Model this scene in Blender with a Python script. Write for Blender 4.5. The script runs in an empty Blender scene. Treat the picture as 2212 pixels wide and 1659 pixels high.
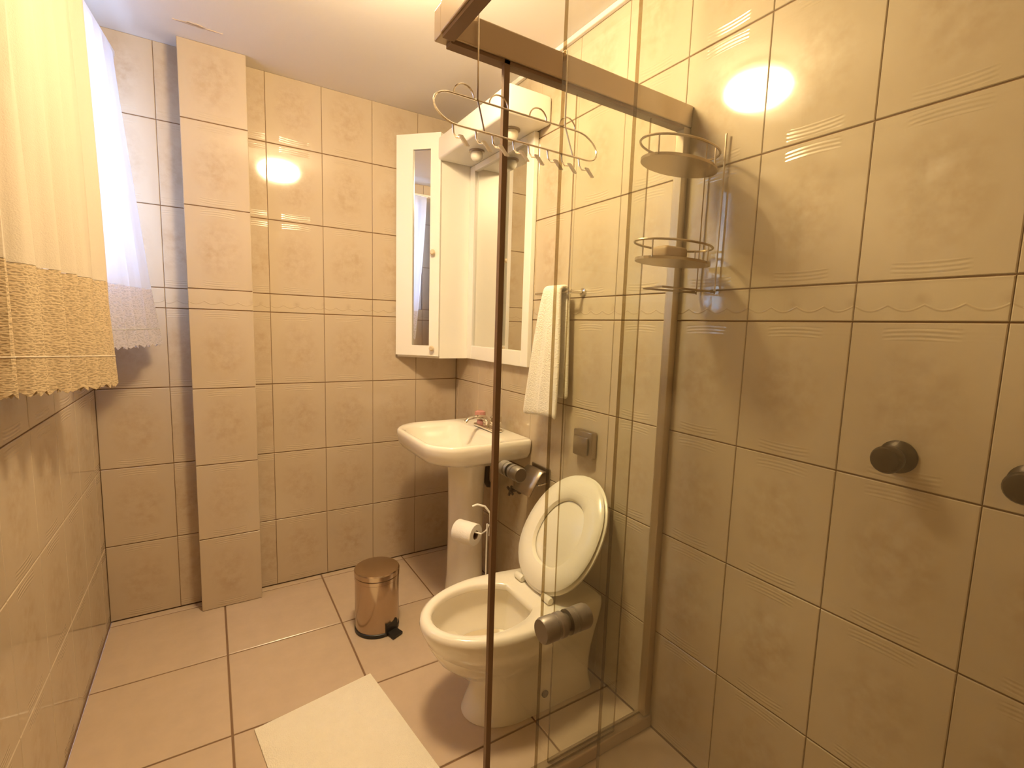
import bpy, bmesh, math, random
from mathutils import Vector, Matrix
random.seed(7)
PI = math.pi
S = bpy.context.scene
C = S.collection

# ------------------------------------------------------------------ camera
cam_d = bpy.data.cameras.new('camera')
cam = bpy.data.objects.new('camera', cam_d)
C.objects.link(cam)
cam_d.sensor_width = 36.0
cam_d.lens = 36.0 * 1043.0 / 2212.0
cam_d.clip_start = 0.02
f = 1043.0
dx = Vector((2780 - 1106, 760 - 829.5, f)).normalized()
dy = Vector((450 - 1106, 687 - 829.5, f))
dy = (dy - dx * dx.dot(dy)).normalized()
dz = dx.cross(dy)
cam.matrix_world = Matrix((
    (dx.x, -dx.y, -dx.z, 0.0),
    (dy.x, -dy.y, -dy.z, 0.0),
    (dz.x, -dz.y, -dz.z, 1.3),
    (0, 0, 0, 1)))
S.camera = cam

# ------------------------------------------------------------------ world (daylight outside the window) and exposure
w = bpy.data.worlds.new('daylight')
S.world = w
w.use_nodes = True
w.node_tree.nodes['Background'].inputs[0].default_value = (0.47, 0.62, 1.0, 1)
w.node_tree.nodes['Background'].inputs[1].default_value = 13.0
S.view_settings.view_transform = 'Standard'
S.view_settings.look = 'None'
S.view_settings.gamma = 1.0
S.view_settings.use_curve_mapping = False
S.view_settings.exposure = 0.15
S.cycles.max_bounces = 6
S.cycles.diffuse_bounces = 4
S.cycles.glossy_bounces = 3
S.cycles.transparent_max_bounces = 14
S.cycles.caustics_reflective = False
S.cycles.use_light_tree = False
S.cycles.caustics_refractive = False
S.cycles.adaptive_threshold = 0.06
LAMP_COLOR = (1.0, 0.755, 0.43)
LAMP_STRENGTH = 150.0

# ------------------------------------------------------------------ room numbers (metres)
XR, XL, YB, YF, ZC = 1.199, -0.399, 2.516, -0.35, 2.385
XB, YA = 0.434, 0.995            # planes of the two shower sides

# ------------------------------------------------------------------ materials
def new_mat(name):
    m = bpy.data.materials.new(name)
    m.use_nodes = True
    return m, m.node_tree, m.node_tree.nodes['Principled BSDF']

def setp(b, color=None, rough=None, metal=None, spec=None, **kw):
    if color is not None: b.inputs['Base Color'].default_value = (*color, 1)
    if rough is not None: b.inputs['Roughness'].default_value = rough
    if metal is not None: b.inputs['Metallic'].default_value = metal
    if spec is not None: b.inputs['Specular IOR Level'].default_value = spec
    for k, v in kw.items():
        b.inputs[k.replace('_', ' ')].default_value = v

def N(nt, typ, **kw):
    n = nt.nodes.new(typ)
    for k, v in kw.items(): setattr(n, k, v)
    return n

def M(nt, op, a, b=None, clamp=False):
    n = nt.nodes.new('ShaderNodeMath')
    n.operation = op
    n.use_clamp = clamp
    for i, v in enumerate((a, b)):
        if v is None: continue
        if isinstance(v, (int, float)): n.inputs[i].default_value = v
        else: nt.links.new(v, n.inputs[i])
    return n.outputs[0]

def mixcol(nt, fac, a, b):
    n = nt.nodes.new('ShaderNodeMix')
    n.data_type = 'RGBA'
    if isinstance(fac, (int, float)): n.inputs[0].default_value = fac
    else: nt.links.new(fac, n.inputs[0])
    for i, v in ((6, a), (7, b)):
        if isinstance(v, tuple): n.inputs[i].default_value = (*v, 1)
        else: nt.links.new(v, n.inputs[i])
    return n.outputs[2]

def noise(nt, vec, scale, detail=3.0, rough=0.55):
    n = nt.nodes.new('ShaderNodeTexNoise')
    n.inputs['Scale'].default_value = scale
    n.inputs['Detail'].default_value = detail
    n.inputs['Roughness'].default_value = rough
    if vec is not None: nt.links.new(vec, n.inputs['Vector'])
    return n.outputs['Fac']

def simple(name, color, rough=0.5, metal=0.0, bump=0.0, bscale=200.0, vary=0.0, vscale=8.0, **kw):
    m, nt, b = new_mat(name)
    setp(b, color, rough, metal, **kw)
    tc = N(nt, 'ShaderNodeTexCoord')
    if vary:
        fac = noise(nt, tc.outputs['Object'], vscale)
        col = mixcol(nt, fac, tuple(min(1, c * (1 + vary)) for c in color), tuple(c * (1 - vary) for c in color))
        nt.links.new(col, b.inputs['Base Color'])
    if bump:
        bn = N(nt, 'ShaderNodeBump')
        bn.inputs['Strength'].default_value = bump
        bn.inputs['Distance'].default_value = 0.004
        nt.links.new(noise(nt, tc.outputs['Object'], bscale, 2.0), bn.inputs['Height'])
        nt.links.new(bn.outputs[0], b.inputs['Normal'])
    return m

def tile_material(name, light, dark, border=False):
    m, nt, b = new_mat(name)
    tc = N(nt, 'ShaderNodeTexCoord')
    oi = N(nt, 'ShaderNodeObjectInfo')
    sep = N(nt, 'ShaderNodeSeparateXYZ')
    nt.links.new(tc.outputs['Object'], sep.inputs[0])
    x, z = sep.outputs['X'], sep.outputs['Z']
    off = N(nt, 'ShaderNodeVectorMath', operation='ADD')
    comb = N(nt, 'ShaderNodeCombineXYZ')
    for i in range(3): nt.links.new(M(nt, 'MULTIPLY', oi.outputs['Random'], 37.0 + 11 * i), comb.inputs[i])
    nt.links.new(tc.outputs['Object'], off.inputs[0])
    nt.links.new(comb.outputs[0], off.inputs[1])
    n1 = noise(nt, off.outputs[0], 30.0, 3.0, 0.6)
    n2 = noise(nt, off.outputs[0], 7.0, 1.0)
    ax, az = M(nt, 'ABSOLUTE', x), M(nt, 'ABSOLUTE', z)
    if not border:
        ex, ez = M(nt, 'DIVIDE', x, 0.088), M(nt, 'DIVIDE', z, 0.128)
        r2 = M(nt, 'ADD', M(nt, 'MULTIPLY', ex, ex), M(nt, 'MULTIPLY', ez, ez))
        oval = M(nt, 'SUBTRACT', 1.25, r2, True)
        cloud = M(nt, 'MULTIPLY', M(nt, 'MULTIPLY', M(nt, 'SUBTRACT', n1, 0.36, True), 3.4, True), oval, True)
        cloud = M(nt, 'MULTIPLY', cloud, M(nt, 'ADD', M(nt, 'MULTIPLY', n2, 0.9), 0.35), True)
        # three short pressed lines near the top and bottom edges of each tile
        band = M(nt, 'MULTIPLY', M(nt, 'GREATER_THAN', az, 0.131), M(nt, 'LESS_THAN', az, 0.157))
        side = M(nt, 'MULTIPLY', M(nt, 'SUBTRACT', 0.066, ax), 90.0, True)
        wave = M(nt, 'SINE', M(nt, 'MULTIPLY', M(nt, 'ADD', az, M(nt, 'MULTIPLY', M(nt, 'MULTIPLY', x, x), 0.9)), 2 * PI / 0.0088))
        h = M(nt, 'MULTIPLY', M(nt, 'MULTIPLY', wave, band), side)
        h = M(nt, 'MULTIPLY', h, 0.5)
        fac = cloud
    else:
        sc = M(nt, 'MULTIPLY', M(nt, 'SINE', M(nt, 'MULTIPLY', x, 2 * PI / 0.123)), 0.012)
        d = M(nt, 'ABSOLUTE', M(nt, 'ADD', M(nt, 'ADD', z, 0.008), M(nt, 'ABSOLUTE', sc)))
        line = M(nt, 'SUBTRACT', 1.0, M(nt, 'MULTIPLY', d, 330.0), True)
        rx = M(nt, 'SUBTRACT', M(nt, 'PINGPONG', M(nt, 'ADD', x, 10.0), 0.0617), 0.0)
        ros = M(nt, 'SUBTRACT', 0.019, M(nt, 'SQRT', M(nt, 'ADD', M(nt, 'MULTIPLY', rx, rx), M(nt, 'MULTIPLY', z, z))))
        ros = M(nt, 'MULTIPLY', ros, 60.0, True)
        pet = M(nt, 'MULTIPLY', ros, M(nt, 'MULTIPLY', M(nt, 'SUBTRACT', n1, 0.3, True), 2.2, True))
        fac = M(nt, 'MULTIPLY', M(nt, 'MAXIMUM', pet, M(nt, 'MULTIPLY', line, 0.7)), 0.75, True)
        h = M(nt, 'ADD', M(nt, 'MULTIPLY', line, 0.8), M(nt, 'MULTIPLY', pet, 0.7))
    col = mixcol(nt, fac, light, dark)
    nt.links.new(col, b.inputs['Base Color'])
    bn = N(nt, 'ShaderNodeBump')
    bn.inputs['Strength'].default_value = 0.55
    bn.inputs['Distance'].default_value = 0.0012
    nt.links.new(h, bn.inputs['Height'])
    nt.links.new(bn.outputs[0], b.inputs['Normal'])
    setp(b, rough=0.075, spec=0.5)
    return m

def glass_material(name, tint, edge=False):
    m = bpy.data.materials.new(name)
    m.use_nodes = True
    nt = m.node_tree
    nt.nodes.clear()
    out = N(nt, 'ShaderNodeOutputMaterial')
    tr = N(nt, 'ShaderNodeBsdfTransparent')
    tr.inputs[0].default_value = (*tint, 1)
    gl = N(nt, 'ShaderNodeBsdfGlossy')
    gl.inputs['Roughness'].default_value = 0.02 if not edge else 0.2
    mx = N(nt, 'ShaderNodeMixShader')
    lw = N(nt, 'ShaderNodeLayerWeight')                      # Schlick reflectance, the same on both sides of the sheet
    lw.inputs['Blend'].default_value = 0.5
    sch = M(nt, 'ADD', M(nt, 'MULTIPLY', M(nt, 'POWER', lw.outputs['Facing'], 5.0), 0.80), 0.035)
    nt.links.new(sch, mx.inputs[0])
    nt.links.new(tr.outputs[0], mx.inputs[1])
    nt.links.new(gl.outputs[0], mx.inputs[2])
    nt.links.new(mx.outputs[0], out.inputs[0])
    return m

def cloth_material(name, color, trans, lace=False):
    m = bpy.data.materials.new(name)
    m.use_nodes = True
    nt = m.node_tree
    nt.nodes.clear()
    out = N(nt, 'ShaderNodeOutputMaterial')
    df = N(nt, 'ShaderNodeBsdfDiffuse')
    tl = N(nt, 'ShaderNodeBsdfTranslucent')
    df.inputs[0].default_value = (*color, 1)
    tl.inputs[0].default_value = (*color, 1)
    mx = N(nt, 'ShaderNodeMixShader')
    mx.inputs[0].default_value = trans
    nt.links.new(df.outputs[0], mx.inputs[1])
    nt.links.new(tl.outputs[0], mx.inputs[2])
    last = mx.outputs[0]
    tc = N(nt, 'ShaderNodeTexCoord')
    bn = N(nt, 'ShaderNodeBump')
    bn.inputs['Distance'].default_value = 0.003
    if lace:
        mp = N(nt, 'ShaderNodeMapping')
        mp.inputs['Scale'].default_value = (1, 1, 2.6)
        nt.links.new(tc.outputs['Object'], mp.inputs[0])
        vo = N(nt, 'ShaderNodeTexVoronoi')
        vo.inputs['Scale'].default_value = 105.0
        nt.links.new(mp.outputs[0], vo.inputs['Vector'])
        hole = M(nt, 'LESS_THAN', vo.outputs['Distance'], 0.40)
        hole = M(nt, 'MULTIPLY', hole, 0.30)
        tr = N(nt, 'ShaderNodeBsdfTransparent')
        m2 = N(nt, 'ShaderNodeMixShader')
        nt.links.new(hole, m2.inputs[0])
        nt.links.new(last, m2.inputs[1])
        nt.links.new(tr.outputs[0], m2.inputs[2])
        last = m2.outputs[0]
        bn.inputs['Strength'].default_value = 0.45
        nt.links.new(vo.outputs['Distance'], bn.inputs['Height'])
    else:
        bn.inputs['Strength'].default_value = 0.25
        nt.links.new(noise(nt, tc.outputs['Object'], 350.0, 1.0), bn.inputs['Height'])
    nt.links.new(bn.outputs[0], df.inputs['Normal'])
    nt.links.new(last, out.inputs[0])
    return m

def emission_material(name, color, strength):
    m = bpy.data.materials.new(name)
    m.use_nodes = True
    nt = m.node_tree
    nt.nodes.clear()
    out = N(nt, 'ShaderNodeOutputMaterial')
    em = N(nt, 'ShaderNodeEmission')
    em.inputs[0].default_value = (*color, 1)
    em.inputs[1].default_value = strength
    nt.links.new(em.outputs[0], out.inputs[0])
    return m

MT = {}
MT['tile'] = tile_material('glazed_wall_tile', (0.550, 0.450, 0.330), (0.475, 0.365, 0.250))
MT['border'] = tile_material('border_tile', (0.57, 0.47, 0.34), (0.40, 0.30, 0.20), True)
MT['grout'] = simple('brown_grout', (0.20, 0.11, 0.05), 0.9, bump=0.3)
MT['ftile'] = simple('floor_tile', (0.58, 0.455, 0.335), 0.22, vary=0.10, vscale=14.0, bump=0.05, bscale=60)
MT['fgrout'] = simple('floor_grout', (0.22, 0.13, 0.07), 0.9)
MT['ceiling'] = simple('ceiling_paint', (0.78, 0.74, 0.69), 0.8, bump=0.05, bscale=90)
MT['crack'] = simple('flaked_paint', (0.55, 0.45, 0.36), 0.9)
MT['ceramic'] = simple('white_ceramic', (0.90, 0.85, 0.74), 0.10, Coat_Weight=0.3)
MT['plastic'] = simple('white_plastic', (0.91, 0.87, 0.76), 0.22)
MT['water'] = simple('bowl_water', (0.62, 0.53, 0.38), 0.04)
MT['lacquer'] = simple('white_lacquer', (0.92, 0.89, 0.82), 0.35)
MT['knobw'] = simple('cream_knob', (0.72, 0.58, 0.40), 0.3)
MT['mirror'] = simple('mirror_silver', (0.86, 0.85, 0.80), 0.015, 1.0)
MT['chrome'] = simple('chrome', (0.78, 0.74, 0.68), 0.10, 1.0)
MT['dchrome'] = simple('worn_chrome', (0.40, 0.34, 0.28), 0.36, 1.0)
MT['steel'] = simple('polished_steel', (0.50, 0.385, 0.275), 0.17, 1.0)
MT['alum'] = simple('champagne_aluminium', (0.50, 0.40, 0.28), 0.38, 0.75)
MT['alumdark'] = simple('seal_and_rail_shade', (0.20, 0.12, 0.06), 0.6)  # door edge seal, and the painted shade under the header rails
MT['knob'] = simple('grey_knob', (0.25, 0.225, 0.195), 0.42, 0.5)
MT['bronze'] = simple('dark_bronze', (0.055, 0.034, 0.018), 0.38, 0.4)
MT['black'] = simple('black_plastic', (0.015, 0.013, 0.012), 0.4)
MT['pipe'] = simple('grey_pipe', (0.10, 0.075, 0.06), 0.5)
MT['paper'] = simple('tissue_paper', (0.93, 0.90, 0.84), 0.95, bump=0.2, bscale=120)
MT['card'] = simple('cardboard', (0.20, 0.12, 0.07), 0.9)
MT['terry'] = simple('terry_cloth', (0.88, 0.83, 0.72), 0.95, bump=1.0, bscale=190)
MT['mat'] = simple('bath_mat_cotton', (0.93, 0.87, 0.72), 0.95, bump=0.9, bscale=260, vary=0.04, vscale=30)
MT['pink'] = simple('pink_acrylic', (0.66, 0.32, 0.28), 0.12, 0.0, Transmission_Weight=0.25)
MT['soap'] = simple('tan_soap', (0.48, 0.33, 0.19), 0.5)
MT['wire'] = simple('chrome_wire', (0.80, 0.74, 0.64), 0.15, 1.0)
MT['wirewhite'] = simple('white_wire_tip', (0.95, 0.93, 0.88), 0.25)
MT['wood'] = simple('door_paint', (0.60, 0.46, 0.32), 0.5, vary=0.1)
MT['glass'] = glass_material('green_tempered_glass', (0.966, 0.974, 0.950))
MT['gedge'] = glass_material('glass_edge', (0.42, 0.34, 0.20), True)
MT['frost'] = glass_material('window_pane_glass', (0.93, 0.96, 0.98))
MT['curtain'] = cloth_material('curtain_cotton', (0.70, 0.615, 0.50), 0.20)
MT['sheer'] = cloth_material('sheer_curtain', (0.80, 0.80, 0.84), 0.55)
MT['lace'] = cloth_material('lace_trim', (0.62, 0.49, 0.32), 0.20, True)
MT['lace2'] = cloth_material('pale_lace_trim', (0.72, 0.68, 0.72), 0.40, True)
MT['lamp'] = emission_material('lit_lamp_dome', LAMP_COLOR, LAMP_STRENGTH)

# ------------------------------------------------------------------ helpers
WL = {}                                                     # world origin of every object made
def reg(o, loc): WL[o.name] = Vector(loc)
def props(o, label=None, cat=None, group=None, kind=None):
    if label: o['label'] = label
    if cat: o['category'] = cat
    if group: o['group'] = group
    if kind: o['kind'] = kind
    return o

def thing(name, loc, label, cat, group=None):
    o = bpy.data.objects.new(name, None)
    o.empty_display_size = 0.05
    o.location = loc
    C.objects.link(o)
    reg(o, loc)
    return props(o, label, cat, group)

def obj(name, bm, mats, parent=None, origin=None, smooth=False, label=None, cat=None, kind=None, group=None):
    """link bm (world coordinates) as one mesh object"""
    if origin is None:
        origin = WL[parent.name] if parent else Vector((0, 0, 0))
    origin = Vector(origin)
    bmesh.ops.recalc_face_normals(bm, faces=bm.faces[:])
    bmesh.ops.translate(bm, verts=bm.verts[:], vec=-origin)
    me = bpy.data.meshes.new(name)
    bm.to_mesh(me)
    bm.free()
    if smooth:
        for p in me.polygons: p.use_smooth = True
        try: me.set_sharp_from_angle(angle=math.radians(smooth if smooth is not True else 40))
        except Exception: pass
    for m in (mats if isinstance(mats, (list, tuple)) else [mats]): me.materials.append(m)
    o = bpy.data.objects.new(name, me)
    C.objects.link(o)
    if parent:
        o.parent = parent
        o.location = origin - WL[parent.name]
    else:
        o.location = origin
    reg(o, origin)
    return props(o, label, cat, group, kind)

def B(): return bmesh.new()

def bx(bm, x0, x1, y0, y1, z0, z1, bev=0.0, seg=2):
    r = bmesh.ops.create_cube(bm, size=1.0)
    vs = r['verts']
    for v in vs:
        v.co = Vector(((x0 + x1) / 2 + v.co.x * (x1 - x0), (y0 + y1) / 2 + v.co.y * (y1 - y0), (z0 + z1) / 2 + v.co.z * (z1 - z0)))
    if bev:
        es = list({e for v in vs for e in v.link_edges})
        bmesh.ops.bevel(bm, geom=es, offset=bev, segments=seg, profile=0.5, affect='EDGES')
    return bm

def box(*a, **k): return bx(B(), *a, **k)

def loft(bm, rings, close_first=False, close_last=False, wrap=True):
    R = [[bm.verts.new(p) for p in r] for r in rings]
    n = len(R[0])
    for a, b in zip(R[:-1], R[1:]):
        for i in range(n if wrap else n - 1):
            j = (i + 1) % n
            bm.faces.new((a[i], a[j], b[j], b[i]))
    if close_first: bm.faces.new(R[0][::-1])
    if close_last: bm.faces.new(R[-1])
    return R

def lathe(bm, prof, center, axis='Z', n=32, cap0=True, cap1=True):
    cx, cy, cz = center
    rings = []
    for r, h in prof:
        ring = []
        for i in range(n):
            a = 2 * PI * i / n
            c, s = r * math.cos(a), r * math.sin(a)
            if axis == 'Z': p = (cx + c, cy + s, cz + h)
            elif axis == 'X': p = (cx + h, cy + c, cz + s)
            else: p = (cx + c, cy + h, cz + s)
            ring.append(p)
        rings.append(ring)
    loft(bm, rings, cap0, cap1)
    return bm

def tube(bm, pts, r, n=8, closed=False):
    pts = [Vector(p) for p in pts]
    k = len(pts)
    up = None
    rings = []
    for i, p in enumerate(pts):
        a = pts[(i - 1) % k] if (closed or i > 0) else p
        b = pts[(i + 1) % k] if (closed or i < k - 1) else p
        t = (b - a).normalized()
        if up is None:
            up = Vector((0, 0, 1)) if abs(t.z) < 0.9 else Vector((1, 0, 0))
        sd = t.cross(up).normalized()
        up = sd.cross(t).normalized()
        rings.append([p + sd * (r * math.cos(2 * PI * q / n)) + up * (r * math.sin(2 * PI * q / n)) for q in range(n)])
    if closed: rings.append(rings[0])
    if closed:
        R = [[bm.verts.new(p) for p in r_] for r_ in rings[:-1]]
        for i in range(k):
            a, b = R[i], R[(i + 1) % k]
            for q in range(n): bm.faces.new((a[q], a[(q + 1) % n], b[(q + 1) % n], b[q]))
    else:
        loft(bm, rings, True, True)
    return bm

def arc(c, r, a0, a1, n, fn):
    return [fn(c[0] + r * math.cos(a0 + (a1 - a0) * i / n), c[1] + r * math.sin(a0 + (a1 - a0) * i / n)) for i in range(n + 1)]

def copy_tree(o, parent=None):
    c = o.copy()
    C.objects.link(c)
    if parent: c.parent = parent
    for ch in list(o.children):
        if ch.parent == o: copy_tree(ch, c)
    return c

# ------------------------------------------------------------------ room shell
T = 0.12
G = 0.003       # grout lies this far behind the tile faces
floor = obj('floor', box(XL - T, XR + T, YF - T, YB + T, -T, -G), MT['fgrout'], kind='structure', label='beige ceramic tiled bathroom floor with brown joints')
ceil = obj('ceiling', box(XL - T, XR + T, YF - T, YB + T, ZC, ZC + T), MT['ceiling'], kind='structure', label='white painted ceiling glowing near the lamp')
wall_back = obj('wall_back', box(XL - T, XR + T, YB + G, YB + T, 0, ZC), MT['grout'], kind='structure', label='back wall of embossed beige tiles behind the waste bin')
wall_right = obj('wall_right', box(XR + G, XR + T, YF - T, YB + G, 0, ZC), MT['grout'], kind='structure', label='right wall of beige tiles behind toilet and shower')
WY0, WY1, WZ0, WZ1 = 1.926, 2.42, 1.42, 2.25
b = B()
bx(b, XL - T, XL - G, YF - T, WY0, 0, ZC)
bx(b, XL - T, XL - G, WY1, YB + G, 0, ZC)
bx(b, XL - T, XL - G, WY0, WY1, 0, WZ0)
bx(b, XL - T, XL - G, WY0, WY1, WZ1, ZC)
wall_left = obj('wall_left', b, MT['grout'], kind='structure', label='left wall of beige tiles below the curtains')
wall_front = obj('wall_front', box(XL - T, XR + T, YF - T, YF, 0, ZC), MT['tile'], kind='structure', label='front wall with the bathroom door')
PX0, PX1, PY = -0.069, 0.169, 2.420
pilaster = obj('trim_1', box(PX0 + G, PX1 - G, PY + G, YB + G, 0, ZC), MT['grout'], kind='structure', label='tiled pilaster projecting from the back wall')

# tiles: one object each, mesh data shared between alike pieces
TW, TH = 0.2440, 0.3305
mesh_cache = {}
def tile_mesh(name, x0, x1, z0, z1, mat, th=0.008, bev=0.0016):
    key = (name, round(x0, 4), round(x1, 4), round(z0, 4), round(z1, 4), mat.name)
    if key in mesh_cache: return mesh_cache[key]
    v = [(x0, 0.0015, z0), (x1, 0.0015, z0), (x1, 0.0015, z1), (x0, 0.0015, z1),
         (x0 + bev, 0, z0 + bev), (x1 - bev, 0, z0 + bev), (x1 - bev, 0, z1 - bev), (x0 + bev, 0, z1 - bev),
         (x0, th, z0), (x1, th, z0), (x1, th, z1), (x0, th, z1)]
    fcs = [(4, 5, 6, 7), (0, 1, 5, 4), (1, 2, 6, 5), (2, 3, 7, 6), (3, 0, 4, 7),
           (1, 0, 8, 9), (2, 1, 9, 10), (3, 2, 10, 11), (0, 3, 11, 8), (11, 10, 9, 8)]
    me = bpy.data.meshes.new(name)
    me.from_pydata(v, [], fcs)
    me.materials.append(mat)
    mesh_cache[key] = me
    return me

def add_piece(name, me, parent, loc, rotz=0.0, rotx=0.0):
    o = bpy.data.objects.new(name, me)
    C.objects.link(o)
    o.parent = parent
    o.location = Vector(loc) - WL[parent.name]
    o.rotation_euler = (rotx, 0, rotz)
    return o

GAP, GAPV = 0.0036, 0.0018      # bed joints are wider than the upright ones
ROWS = [(0.0, 0.332), (0.332, 0.666), (0.666, 1.0), (1.0, 1.336), (1.336, 1.42), (1.42, 1.754), (1.754, 2.088), (2.088, ZC)]
def tile_wall(parent, place, cols, rotz, skip=None):
    """cols: list of (a0, a1, full_start) along the wall; place(a, z) -> world point of tile centre"""
    for (a0, a1) in cols:
        for ri, (z0, z1) in enumerate(ROWS):
            zz0, zz1 = z0, z1
            if skip:
                r = skip(a0, a1, z0, z1)
                if r is None: continue
                zz0, zz1 = r
            bord = ri == 4
            wid = a1 - a0
            if wid < 0.012: continue
            ac = (a0 + a1) / 2
            zc = z0 + 0.167 if not bord else (z0 + z1) / 2
            me = tile_mesh('border_tile' if bord else 'tile', -wid / 2 + GAPV / 2, wid / 2 - GAPV / 2,
                           zz0 - zc + GAP / 2, zz1 - zc - (GAP / 2 if z1 < ZC else 0.0005), MT['border'] if bord else MT['tile'])
            add_piece('border_tile' if bord else 'tile', me, parent, place(ac, zc), rotz)

def cuts(a0, a1, first, pitch):
    j = [a0]
    q = first
    while q > a0 + 0.012: q -= pitch
    q += pitch
    while q < a1 - 0.012:
        if q > a0 + 0.012: j.append(q)
        q += pitch
    j.append(a1)
    return list(zip(j[:-1], j[1:]))

tile_wall(wall_back, lambda a, z: (a, YB, z), [(XL, -0.151), (-0.151, PX0)] + cuts(PX1, XR, 0.245, 0.237), 0)
tile_wall(pilaster, lambda a, z: (a, PY, z), [(PX0, PX1)], 0)
for xx, rz in ((PX1, PI / 2), (PX0, -PI / 2)):                      # narrow cheeks of the pilaster
    tile_wall(pilaster, lambda a, z: (xx, a, z), [(PY + 0.001, YB - 0.001)], rz)
tile_wall(wall_right, lambda a, z: (XR, a, z), cuts(YF, YB, 0.265, 0.247), -PI / 2)
def skip_win(a0, a1, z0, z1):
    if a0 >= WY0 - 0.01 and a1 <= WY1 + 0.01:
        if z0 >= WZ0 - 0.01 and z1 <= WZ1: return None
        if z0 < WZ1 < z1: return (WZ1, z1)
    return (z0, z1)
tile_wall(wall_left, lambda a, z: (XL, a, z), cuts(YF, YB, WY1, 0.247), PI / 2, skip_win)

# floor tiles
FP = 0.430
def fcuts(a0, a1, first):
    return cuts(a0, a1, first, FP)
for (x0, x1) in fcuts(XL, XR, 0.018):
    for (y0, y1) in fcuts(YF, YB, 2.045 + FP * 0 ):
        wx, wy = x1 - x0, y1 - y0
        me = tile_mesh('floor_tile', -wx / 2 + 0.0033, wx / 2 - 0.0033, -wy / 2 + 0.0033, wy / 2 - 0.0033, MT['ftile'], bev=0.002)
        o = add_piece('floor_tile', me, floor, ((x0 + x1) / 2, (y0 + y1) / 2, 0), 0, -PI / 2)

# flaked paint on the ceiling
b = B()
for (x0, y0, L, wd, a) in ((-0.075, 2.296, 0.085, 0.006, 0.06), (0.0, 2.302, 0.085, 0.004, -0.02), (-0.03, 2.285, 0.06, 0.004, 0.1)):
    n = 9
    up, lo = [], []
    for i in range(n):
        t = i / (n - 1)
        cx, cy = x0 + L * t * math.cos(a), y0 + L * t * math.sin(a) + random.uniform(-.002, .002)
        hw = wd * (0.25 + 0.75 * math.sin(PI * t)) * random.uniform(.6, 1)
        up.append((cx, cy + hw)); lo.append((cx, cy - hw))
    ring = up + lo[::-1]
    loft(b, [[(p[0], p[1], ZC + 0.001) for p in ring], [(p[0], p[1], ZC - 0.003) for p in ring]], True, True)
obj('paint_crack', b, MT['crack'], ceil, label='flaking line in the ceiling paint')

obj('trim_2', box(XR - 0.018, XR - 0.0005, YF, YB - 0.001, ZC - 0.020, ZC - 0.0005, bev=0.004), MT['ceiling'], origin=(XR, 1.0, ZC - 0.02), kind='structure', label='narrow white cornice strip along the right wall')

# door behind the camera
d = obj('door_1', box(-0.36, 0.36, YF, YF + 0.035, 0.005, 2.05, bev=0.004), MT['wood'], origin=(0, YF, 0), kind='structure', label='brown wooden bathroom door in the front wall')
b = B(); lathe(b, [(0.024, 0), (0.024, 0.008), (0.010, 0.01), (0.010, 0.035), (0.022, 0.04), (0.022, 0.06)], (0.29, YF + 0.035, 1.0), 'Y', 20)
obj('door_handle', b, MT['chrome'], d, smooth=True)
b = B()
bx(b, -0.395, -0.36, YF, YF + 0.05, 0, 2.09); bx(b, 0.36, 0.42, YF, YF + 0.05, 0, 2.09); bx(b, -0.36, 0.36, YF, YF + 0.05, 2.05, 2.09)
obj('door_frame', b, MT['wood'], d)

# window in the left wall
b = B()
fw = 0.035
x0, x1 = XL - 0.09, XL - 0.03
bx(b, x0, x1, WY0, WY0 + fw, WZ0, WZ1); bx(b, x0, x1, WY1 - fw, WY1, WZ0, WZ1)
bx(b, x0, x1, WY0 + fw, WY1 - fw, WZ0, WZ0 + fw); bx(b, x0, x1, WY0 + fw, WY1 - fw, WZ1 - fw, WZ1)
ym = (WY0 + WY1) / 2
bx(b, x0, x1, ym - 0.015, ym + 0.015, WZ0 + fw, WZ1 - fw)
win = obj('window_1', b, MT['lacquer'], origin=(XL - 0.06, ym, WZ0), kind='structure', label='small daylit window behind the far curtain')
for (a, c) in ((WY0 + fw, ym - 0.015), (ym + 0.015, WY1 - fw)):
    obj('pane', box(XL - 0.064, XL - 0.058, a, c, WZ0 + fw, WZ1 - fw), MT['frost'], win)

# ------------------------------------------------------------------ ceiling lamp
LX, LY = 0.44, 1.28
t = thing('ceiling_lamp', (LX, LY, ZC), 'lit round ceiling lamp throwing warm light over the ceiling', 'lamp')
b = B(); lathe(b, [(0.100, 0), (0.104, -0.004), (0.104, -0.020), (0.082, -0.036)], (LX, LY, ZC), n=36)
obj('base', b, MT['lacquer'], t, smooth=True)
b = B(); lathe(b, [(0.080, -0.036), (0.112, -0.050), (0.126, -0.074), (0.121, -0.100), (0.094, -0.124), (0.055, -0.136), (0.022, -0.140)], (LX, LY, ZC), n=28)
obj('dome', b, MT['lamp'], t, smooth=True, label='glowing warm white dome')

# ------------------------------------------------------------------ shower enclosure
t = thing('shower_enclosure', (XB, YA, 0), 'corner shower cubicle of clear glass with champagne metal rails', 'shower')
ZH0, ZH1 = 1.885, 1.945
b = B(); bx(b, XB - 0.016, XR - 0.002, YA - 0.018, YA + 0.018, ZH0, ZH1, bev=0.003)
h = obj('header_rail', b, MT['alum'], t)
obj('rail_underside_shade', box(XB + 0.01, XR - 0.01, YA - 0.013, YA + 0.013, ZH0 - 0.008, ZH0 + 0.001), MT['alumdark'], h)  # dark strip standing in for the shaded underside of the rail
b = B(); bx(b, XB - 0.018, XB + 0.018, YF + 0.002, YA - 0.019, ZH0, ZH1, bev=0.003)
h = obj('header_rail', b, MT['alum'], t)
obj('rail_underside_shade', box(XB - 0.013, XB + 0.013, YF + 0.01, YA - 0.02, ZH0 - 0.008, ZH0 + 0.001), MT['alumdark'], h)  # same painted underside shade for the other rail
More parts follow.
